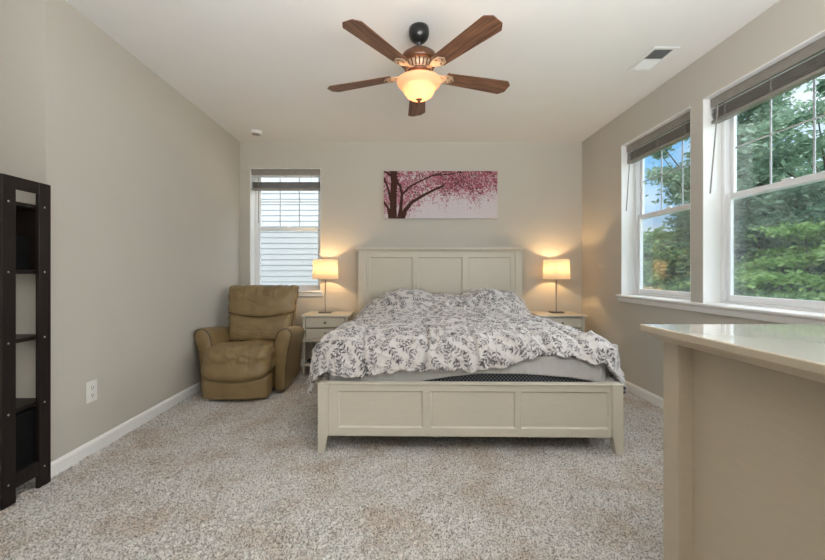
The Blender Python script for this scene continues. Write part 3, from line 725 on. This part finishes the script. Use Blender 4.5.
def table_lamp():
    t = thing('table_lamp', 'lit cream-shade steel lamp on the nightstand between recliner and bed', 'lamp', (-.880, 4.45, .6725), 0, 'lit bedside lamps')
    bm = B(); box(bm, -.074, .074, -.050, .050, 0, .018, .004, 2); link('base', bm, 'nickel', t)
    bm = B(); lathe(bm, [(.016, .012), (.014, .02), (.0075, .026), (.0075, .40), (.010, .405), (.012, .45), (.010, .46)], n=20); link('pole', bm, 'nickel', t, True)
    bm = B(); tube(bm, [(.0, .0, .06), (.02, -.006, .03), (.032, -.01, .014)], .0022, 6); link('switch_cord', bm, 'steel', t)
    bm = B(); n = 48
    lathe(bm, [(.149, .395), (.141, .622)], n=n, cap0=False, cap1=False)
    s = link('lamp_shade', bm, 'lampshade', t, True)
    md = s.modifiers.new('s', 'SOLIDIFY'); md.thickness = .0015
    bm = B()
    for a in range(3): tube(bm, [(0, 0, .455), (.141 * math.cos(a * 2.094), .141 * math.sin(a * 2.094), .612)], .0015, 6)
    link('shade_spider', bm, 'steel', s)
    bm = B(); bmesh.ops.create_uvsphere(bm, u_segments=16, v_segments=12, radius=.02); b = link('light_bulb', bm, 'bulb', t, True); b.location = (0, 0, .478)
    d = bpy.data.lights.new('bulb_light', 'POINT'); d.energy = 4.8; d.color = (1, .63, .29); d.shadow_soft_size = .02
    l = bpy.data.objects.new('bulb_light', d); COL.objects.link(l); l.parent = t; l.location = (0, 0, .525)
    return t
tl = table_lamp()
dup(tl, (1.825, 4.45, .6725), 0, 'lit cream-shade steel lamp on the nightstand by the right wall')
# a tangle of dark charging cord on the left nightstand's lower shelf
bm = B(); pts = []
for k in range(60):
    a = k * .42; r = .045 + .014 * math.sin(k * .9)
    pts.append((-1.00 + r * math.cos(a), 4.30 + r * .8 * math.sin(a), .1335 + .014 + .012 * math.sin(k * .31)))
tube(bm, pts, .0048, 6); cb = link('charging_cord', bm, 'black', None, True)
tag(cb, 'small dark tangle of cord on the lower shelf of the left nightstand', 'cord')

# ------------------------------------------------------------------ recliner
rc = thing('recliner', 'tan leather recliner armchair in the corner under the back window', 'armchair', (-1.482, 3.575, 0), R(2.0))
bm = cushion((.30, .36, .13), .02, 6, None, (0, .40, .17)); link('base', bm, 'leather', rc, True)
bm = B(); box(bm, -.25, .25, .0, .70, .0, .045, .006); link('base_frame', bm, 'black', rc)
# arms: flared profile lofted front to back
def arm(s):
    prof = [(.300, .035), (.345, .030), (.386, .035), (.392, .18), (.404, .34), (.432, .48), (.448, .54), (.446, .578), (.424, .605), (.392, .617), (.358, .606), (.328, .580), (.308, .54), (.293, .46), (.288, .34), (.295, .18)]
    cx = .36; cz = .33
    def smoothp(pr):
        out = []
        for i in range(len(pr)):
            p0, p1, p2, p3 = pr[i - 1], pr[i], pr[(i + 1) % len(pr)], pr[(i + 2) % len(pr)]
            for t in (0, .33, .66):
                out.append(tuple(.5 * ((2 * p1[k]) + (-p0[k] + p2[k]) * t + (2 * p0[k] - 5 * p1[k] + 4 * p2[k] - p3[k]) * t * t + (-p0[k] + 3 * p1[k] - 3 * p2[k] + p3[k]) * t ** 3) for k in (0, 1)))
        return out
    pr = smoothp(prof); bm = B(); rings = []
    secs = [(-.004, .90, .975), (.004, .965, .992), (.016, 1, 1), (.08, 1, 1), (.2, 1, .985), (.35, 1, .955), (.5, .985, .92), (.60, .96, .89), (.65, .90, .87), (.67, .78, .85)]
    for y, k, kz in secs:
        rings.append([bm.verts.new((s * (cx + (x - cx) * k), y, .03 + (cz + (z - cz) * (.5 + k / 2) - .03) * kz)) for x, z in pr])
    n = len(pr)
    for A, C in zip(rings, rings[1:]):
        for k in range(n): bm.faces.new((A[k], A[(k + 1) % n], C[(k + 1) % n], C[k]))
    bm.faces.new(rings[0]); bm.faces.new(rings[-1]); bmesh.ops.recalc_face_normals(bm, faces=bm.faces)
    o = link('armrest', bm, 'leather', rc, True)
    bm = B(); tube(bm, [(s * (cx + (x - cx) * .985), .0055, .03 + (cz + (z - cz) * .996 - .03)) for x, z in pr], .0048, 6, closed=True)
    link('piping', bm, 'piping', o, True)
arm(-1); arm(1)
def wr(x, z, k, f=30): return k * nval(x * f, z * f * .25, 3.3)
def crease(x, y, f, seed): return (1 - min(1, abs(nval(x * f + seed, y * f, seed)) * 5)) ** 2     # thin valleys
def d_seat(p):
    x, y, z = p; X = x / .30
    if z > 0:
        z += .016 * (1 - X * X) * max(0, 1 - (y / .40) ** 4) - .014 * math.exp(-((y + .02) / .07) ** 2) * (1 - X ** 4) + wr(x, y, .012, 16)
        z -= .007 * crease(x, y * .5, 9, 2.2) + .16 * max(0, y + .12)
    if y < -.05:
        z -= .02 * ((-.05 - y) / .3) ** 2
        y -= .045 * (1 - X * X) * (1 - (z / .16) ** 2 * .5); y += wr(x, z * 6, .016, 14) * max(0, min(1, (z + .08) / .12)); y += .007 * crease(x * 1.2, z * .5, 10, 7.7) * max(0, min(1, (z + .1) / .14))
    if y < -.1:
        t = max(0, min(1, -z / .11)); t = t * t * (3 - 2 * t); z -= .042 * (1 - X * X) * t; y -= .045 * t
    return (x, y, z)
bm = cushion((.300, .345, .130), .085, 60, d_seat, (0, .135, .352)); link('seat', bm, 'leather', rc, True)
def d_foot(p):
    x, y, z = p; X = x / .3
    if y < 0: y -= .048 * (1 - X * X)
    t = max(0, min(1, (z + .06) / .15)); z -= .040 * (1 - X * X) * t * t * (3 - 2 * t)
    x *= 1 - .03 * (.1 - z) / .2
    return (x, y, z)
bm = cushion((.300, .07, .105), .03, 24, d_foot, (0, -.125, .122)); link('footrest', bm, 'leather', rc, True)
# back: two stacked cushions leaning back
def lean(y, z): return y + .10 + (z - .45) * .30
def d_low(p):
    x, y, z = p; X = x / .33
    if y < 0:
        y -= .034 * (1 - X ** 4) * (1 - (z / .17) ** 2); y += wr(x, z, .012, 9)
        y += .004 * crease(x, z * 1.5, 6, 4.1) + .003 * crease(x * .6, z * 2.5, 7, 9.3)
    if z > .0: z -= .045 * (1 - X * X) * min(1, z / .10)
    return (x * (1 + .06 * z / .15), y, z)
def d_up(p):
    x, y, z = p; X = x / .36
    if y < 0:
        y -= .028 * (1 - X ** 4) * (1 - (z / .17) ** 2); y += wr(x, z, .012, 10) * (1 + 2 * max(0, z / .15))
        t = max(0, (z - .0) / .15); y += .012 * t * crease(x * 1.4, z * .3, 12, 1.7) + .003 * crease(x * .7, z * 2.2, 7, 6.4)
    if z > .05: z += .004 * math.cos(X * 2) + .010 * nval(x * 22, 1, 1) + .014 * abs(X) ** 5 - .010 * crease(x, 0, 16, 3.1)
    if z < 0: z -= .045 * (1 - X * X) * min(1, -z / .10)
    k = .012 * nval(x * 40, 0, 5) * max(0, (z - .02) / .13); y += k
    w = 1 + .05 * max(0, z) / .15 + .016 * math.sin(z * 48) - .03 * max(0, -z) / .15
    return (x * w, y, z)
def place_back(bm, cy, cz):
    for v in bm.verts:
        z = v.co.z + cz; v.co = Vector((v.co.x, v.co.y + cy + (z - .45) * .32, z))
    return bm
bm = place_back(cushion((.325, .085, .160), .06, 56, d_low), .475, .575); link('backrest', bm, 'leather', rc, True)
bm = place_back(cushion((.358, .088, .150), .055, 60, d_up), .470, .852); bu = link('headrest', bm, 'leather', rc, True)
bm = place_back(cushion((.335, .05, .36), .035, 16, None), .575, .60); link('back_shell', bm, 'leather', rc, True)
# dark seam between the back cushions and piping up the sides
bm = B(); pts = []
for x in np.linspace(-.335, .335, 26):
    X = x / .335; z = .722 - .045 * (1 - X * X); pts.append((x, .470 - .088 + .012 * (X ** 4) + (z - .45) * .32, z))
tube(bm, pts, .006, 6); link('seam', bm, 'piping', rc, True)
for s in (-1, 1):
    bm = B(); pts = []
    for z in np.linspace(.46, .99, 40):
        kk = 1 if z > .715 else 0
        w_ = (.352 + .05 * .358 * max(0, z - .85) / .15) if kk else .328 * (1 + .06 * (z - .575) / .15)
        if abs(z - .715) < .02: w_ -= .01
        pts.append((s * (w_ + .003 + .003 * math.sin(z * 70)), .455 + (z - .45) * .32, z))
    tube(bm, pts, .0045, 6); link('piping', bm, 'piping', rc, True)

# ------------------------------------------------------------------ espresso bookshelf
XS1 = -1.918; XS0 = XS1 - .82; YS0, YS1 = 1.829, 2.086; PW = .068; TH = .022
bs = thing('bookshelf', 'dark espresso open-sided shelf unit against the alcove wall at left', 'shelf', (XS1, YS0, 0))
def L(x): return x - XS1
for (xa, xb) in ((XS1 - TH, XS1), (XS0, XS0 + TH)):
    for y0 in (0, YS1 - YS0 - PW):
        bm = B(); box(bm, L(xa), L(xb), y0, y0 + PW, 0, 1.626, .002); pst = link('upright', bm, 'espresso', bs)
        for zs in (1.497, 1.15, .80, .45, .105):
            bm = B(); lathe(bm, [(.0, .0022), (.004, .0018), (.0052, .0)][::-1], n=12, cap1=False); q = link('screw', bm, 'steel', pst, True)
            q.rotation_euler = (0, R(90), 0); q.location = (L(xb) + .0001, y0 + PW / 2 - .004, zs)
    bm = B(); box(bm, L(xa) + .002, L(xb) - .002, PW, YS1 - YS0 - PW, 1.565, 1.626, .001); link('top_rail', bm, 'espresso', bs)
    bm = B(); box(bm, L(xa) + .002, L(xb) - .002, PW, YS1 - YS0 - PW, .07, .145, .001); link('bottom_rail', bm, 'espresso', bs)
for zs in (1.497, 1.15, .80, .45, .105):
    bm = B(); box(bm, L(XS0) + TH + .0005, -TH - .0005, .012, YS1 - YS0 - .004, zs - .010, zs + .010, .001)
    link('shelf_board', bm, 'espresso', bs)
# things on it
sx = XS1 - TH
def bin_(label, x0, x1, y0, y1, z, hh, m, cat, nm, grp=None):
    t = thing(nm, label, cat, ((x0 + x1) / 2, (y0 + y1) / 2, z), 0, grp); a, b = (x1 - x0) / 2, (y1 - y0) / 2
    bm = B(); box(bm, -a, a, -b, b, 0, hh, .006, 2); link('body', bm, m, t)
    return t
t = bin_('tall dark brown box on the second shelf of the dark shelf unit', sx - .30, sx - .012, YS1 - .035, YS1 - .006, 1.161, .322, 'brown_cloth', 'box', 'storage_box')
bm = B(); box(bm, -.10, .10, -.0165, -.0145, .08, .22, .001); link('front_panel', bm, 'brown_cloth', t)
t = bin_('low black box standing before the brown box on the shelf unit', sx - .21, sx - .045, YS0 + .075, YS1 - .05, 1.161, .165, 'black_cloth', 'box', 'storage_box')
bm = B(); box(bm, -.0835, .0835, -.0585, .0585, .150, .178, .003); link('lid', bm, 'black_cloth', t)
t = bin_('large black fabric bin at the bottom of the dark shelf unit', sx - .36, sx - .01, YS0 + .03, YS1 - .01, .1155, .30, 'black_cloth', 'bin', 'storage_bin')
bm = B(); box(bm, -.1755, .1755, -.1015, .1015, .27, .305, .003); link('rim', bm, 'black_cloth', t)
bx = sx - .235
labs = ['white-spined book beside the black box on the shelf unit', 'green-spined book among white ones on the shelf unit', 'tall white book at the left edge of the shelf unit']
for k, (m, wd, hh, lb) in enumerate((('paper', .028, .135, labs[0]), ('green', .022, .085, labs[1]), ('paper', .03, .14, labs[2]))):
    t = thing('book', lb, 'book', (bx - wd / 2, YS0 + .10, 1.1605), 0, 'books on the shelf unit')
    bm = B(); box(bm, -wd / 2, wd / 2, -.075, .075, 0, .002); box(bm, -wd / 2, -wd / 2 + .002, -.075, .075, 0, hh); box(bm, wd / 2 - .002, wd / 2, -.075, .075, 0, hh); box(bm, -wd / 2, wd / 2, -.077, -.075, 0, hh)
    link('cover', bm, m, t)
    bm = B(); box(bm, -wd / 2 + .0025, wd / 2 - .0025, -.073, .072, .002, hh - .004); link('pages', bm, 'paper', t)
    bx -= wd + .004

# ------------------------------------------------------------------ dresser in the right foreground
DX, DY, DZ = .783, 1.242, .98
dr = thing('dresser', 'cream painted dresser with a glossy top in the right foreground', 'dresser', (DX, DY, 0))
LX, LY = 1.365, .66
def loop_loft(secs, closed_top=True):
    """secs: (inset, z) rings of a rectangle"""
    bm = B(); rings = []
    for i, z in secs: rings.append([bm.verts.new(c) for c in ((i, -LY + i, z), (LX - i, -LY + i, z), (LX - i, -i, z), (i, -i, z))])
    for A, C in zip(rings, rings[1:]):
        for k in range(4): bm.faces.new((A[k], A[(k + 1) % 4], C[(k + 1) % 4], C[k]))
    bm.faces.new(rings[0][::-1]); bm.faces.new(rings[-1]); bmesh.ops.recalc_face_normals(bm, faces=bm.faces); return bm
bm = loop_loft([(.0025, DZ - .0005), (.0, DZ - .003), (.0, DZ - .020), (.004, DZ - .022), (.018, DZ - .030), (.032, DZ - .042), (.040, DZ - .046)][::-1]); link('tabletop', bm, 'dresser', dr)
bm = B(); box(bm, .0035, LX - .0035, -LY + .0035, -.0035, DZ - .001, DZ, .0005); link('top_surface', bm, 'dresser_top', dr)
ps = .045; pd = .064; zt_ = DZ - .046
for (x0, x1) in ((.045, .045 + .058), (LX - .045 - .058, LX - .045)):
    for (y0, y1) in ((-.043 - pd, -.043), (-LY + .043, -LY + .043 + pd)):
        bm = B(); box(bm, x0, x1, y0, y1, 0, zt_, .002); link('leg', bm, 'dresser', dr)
for xp in (.090, LX - .090 - .015):
    bm = B(); box(bm, xp, xp + .015, -LY + .05, -.05, .12, zt_); link('side_panel', bm, 'dresser', dr)
bm = B(); box(bm, .10, LX - .10, -.062, -.050, .12, zt_); link('back_panel', bm, 'dresser', dr)
bm = B(); box(bm, .10, LX - .10, -LY + .08, -.06, .12, .14); box(bm, .10, LX - .10, -LY + .055, -LY + .075, .10, .14); box(bm, .10, LX - .10, -LY + .055, -LY + .075, zt_ - .03, zt_)
box(bm, LX / 2 - .012, LX / 2 + .012, -LY + .055, -.06, .14, zt_); link('carcass', bm, 'dresser', dr)
for r_ in range(4):
    z0 = .146 + r_ * .19
    for (x0, x1) in ((.108, LX / 2 - .015), (LX / 2 + .015, LX - .108)):
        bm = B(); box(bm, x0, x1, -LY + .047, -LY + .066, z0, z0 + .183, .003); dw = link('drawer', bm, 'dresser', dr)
        for fx in (.25, .75):
            bm = B(); lathe(bm, [(.0, .024), (.012, .022), (.016, .016), (.011, .008), (.006, .004), (.006, .0)], cap0=False, n=16)
            kb = link('knob', bm, 'steel', dw, True); kb.rotation_euler = (R(90), 0, 0); kb.location = (x0 + (x1 - x0) * fx, -LY + .047, z0 + .09)

# ------------------------------------------------------------------ outdoors (second floor: ground lies 3 m below)
GZ = -3.0
bm = B(); box(bm, -30, 60, YB + 1.2, 70, GZ - .3, GZ); box(bm, XR + 1.2, 60, -30, YB + 1.2, GZ - .3, GZ); g = link('lawn', bm, 'lawn'); struct(g); g.name = 'ground'
# neighbour's sided wall behind the back window
hs = thing('neighbour_house', 'pale vinyl-sided neighbouring house outside the back window', 'house', (-3.6, 7.6, GZ))
bm = B(); prof = [(.3, 0)]
z = 0
while z < 6.9:
    prof += [(-.016, z), (-.002, z + .108)]; z += .11
prof += [(.3, z)]
prism(bm, prof, lambda q: (-6.0, q[0], q[1]), lambda q: (5.2, q[0], q[1])); link('siding', bm, 'siding', hs)
bm = B(); box(bm, -6, 5.2, .3, 5.0, 0, 6.9); link('house_body', bm, 'siding', hs)
bm = B(); prism(bm, [(-.3, 6.85), (5.3, 6.85), (2.5, 8.4)], lambda q: (-6.2, q[0], q[1]), lambda q: (5.4, q[0], q[1])); link('roof', bm, mat('roof_shingle', (.12, .11, .11), .9, n_scale=8, n_amt=.2), hs)
for x in (4.9,):
    bm = B(); box(bm, x, x + .12, -.03, 0, 0, 6.85); link('corner_board', bm, 'trim', hs)

def tree(name, label, cat, base, crown_c, crown_r, nclust, nleaf, size, m, seed, flat=.6, gap=0, group='trees beyond the windows', droop=0, cr=(.45, 1.1)):
    rg = np.random.default_rng(seed); t = thing(name, label, cat, base, 0, group)
    C = np.array(crown_c, float); Rr = np.array(crown_r, float)
    # cluster centres in the crown, biased to the shell
    d = rg.standard_normal((nclust, 3)); d /= np.linalg.norm(d, axis=1)[:, None]; rad = rg.uniform(.25, 1, nclust) ** .45
    cc = C + d * rad[:, None] * Rr
    ci = rg.integers(0, nclust, nleaf); cs = rg.uniform(cr[0], cr[1], nclust)
    off = rg.standard_normal((nleaf, 3)) * .42; off[:, 2] *= flat; pos = cc[ci] + off * cs[ci][:, None]
    a = rg.standard_normal((nleaf, 3)); a[:, 2] *= .5; a /= np.linalg.norm(a, axis=1)[:, None]
    b = rg.standard_normal((nleaf, 3)); b -= (b * a).sum(1)[:, None] * a; b /= np.linalg.norm(b, axis=1)[:, None]
    s = (size * rg.uniform(.6, 1.3, nleaf))[:, None]
    V4 = np.stack([pos - a * s, pos + b * s * .45, pos + a * s, pos - b * s * .45], 1).reshape(-1, 3)
    me = bpy.data.meshes.new('foliage'); n = nleaf
    me.vertices.add(4 * n); me.vertices.foreach_set('co', V4.astype(np.float32).reshape(-1))
    me.loops.add(4 * n); me.loops.foreach_set('vertex_index', np.arange(4 * n, dtype=np.int32))
    me.polygons.add(n); me.polygons.foreach_set('loop_start', np.arange(n, dtype=np.int32) * 4); me.polygons.foreach_set('loop_total', np.full(n, 4, np.int32)); me.update(calc_edges=True)
    link_me('foliage', me, m, t)
    bm = B(); h = C[2]
    tube(bm, [(0, 0, 0), (.05, .02, h * .35), (C[0] * .4, C[1] * .4, h * .75), (C[0], C[1], h)], [.22, .17, .11, .05], 8)
    for k in range(0, nclust, max(1, nclust // 26)):
        p = cc[k]; q = np.array((C[0] * .4, C[1] * .4, h * rg.uniform(.45, .85))); mid_ = (p + q) / 2 + np.array((0, 0, -.15))
        tube(bm, [q, mid_, p], [.055, .035, .012], 5)
    link('trunk', bm, 'bark', t, True)
    return t
# view through the right-hand windows runs along dx/dy = .6 .. 1.15
tree('oak_tree', 'tall oak whose branches fill the upper panes nearest the dresser', 'tree', (13.4, 11.5, GZ), (0, 0, 7.6), (3.6, 3.4, 3.4), 120, 34000, .10, 'leaf_oak', 1, cr=(.35, .8))
tree('oak_tree', 'tall oak reaching across the sky in the window nearer the bed', 'tree', (12.2, 14.4, GZ), (0, 0, 8.4), (2.3, 2.6, 3.0), 60, 17000, .10, 'leaf_oak', 2, cr=(.35, .8))
tree('maple_tree', 'bright lime-green maple low outside the window nearest the dresser', 'tree', (11.0, 10.2, GZ), (0, 0, 3.5), (2.3, 1.8, 1.9), 44, 28000, .075, 'leaf_lime', 3, .22, cr=(.5, 1.0))
tree('dense_tree', 'dark green dense tree behind the lime-green maple', 'tree', (13.2, 13.4, GZ), (0, 0, 3.9), (3.4, 3.0, 3.1), 110, 40000, .10, 'leaf_dark', 4)
tree('dense_tree', 'dark green tree seen at the near edge of the dresser-side window', 'tree', (12.6, 9.0, GZ), (0, 0, 3.6), (2.6, 2.6, 3.1), 90, 30000, .10, 'leaf_dark', 5)
tree('bushy_tree', 'mid green bushy tree between the two right-hand windows', 'tree', (11.4, 14.6, GZ), (0, 0, 3.2), (2.4, 2.4, 2.7), 80, 18000, .12, 'leaf_mid', 6)
tree('autumn_tree', 'small orange-tinged tree low in the window nearer the bed', 'tree', (7.9, 11.7, GZ), (0, 0, 3.1), (.55, .6, .75), 16, 2600, .09, 'leaf_orange', 7, cr=(.3, .5))
tree('bushy_tree', 'pale green bushy tree low in the window nearer the bed', 'tree', (11.0, 17.6, GZ), (0, 0, 3.5), (2.6, 2.0, 2.6), 80, 17000, .14, 'leaf_mid', 8)
tree('shrub', 'low bright green shrub under the orange tree outside', 'shrub', (8.1, 11.2, GZ), (0, 0, 1.5), (1.3, 1.2, 1.2), 40, 9000, .09, 'leaf_lime', 9, .3)
tree('dense_tree', 'dark distant tree at the far edge of the bed-side window', 'tree', (9.4, 17.5, GZ), (0, 0, 3.2), (1.9, 1.8, 2.6), 60, 13000, .14, 'leaf_dark', 10)
tree('dense_tree', 'dark green woodland tree farthest behind the tall oaks', 'tree', (18.5, 18.0, GZ), (0, 0, 4.6), (5.0, 4.6, 4.4), 120, 20000, .20, 'leaf_dark', 12, cr=(.8, 1.5))
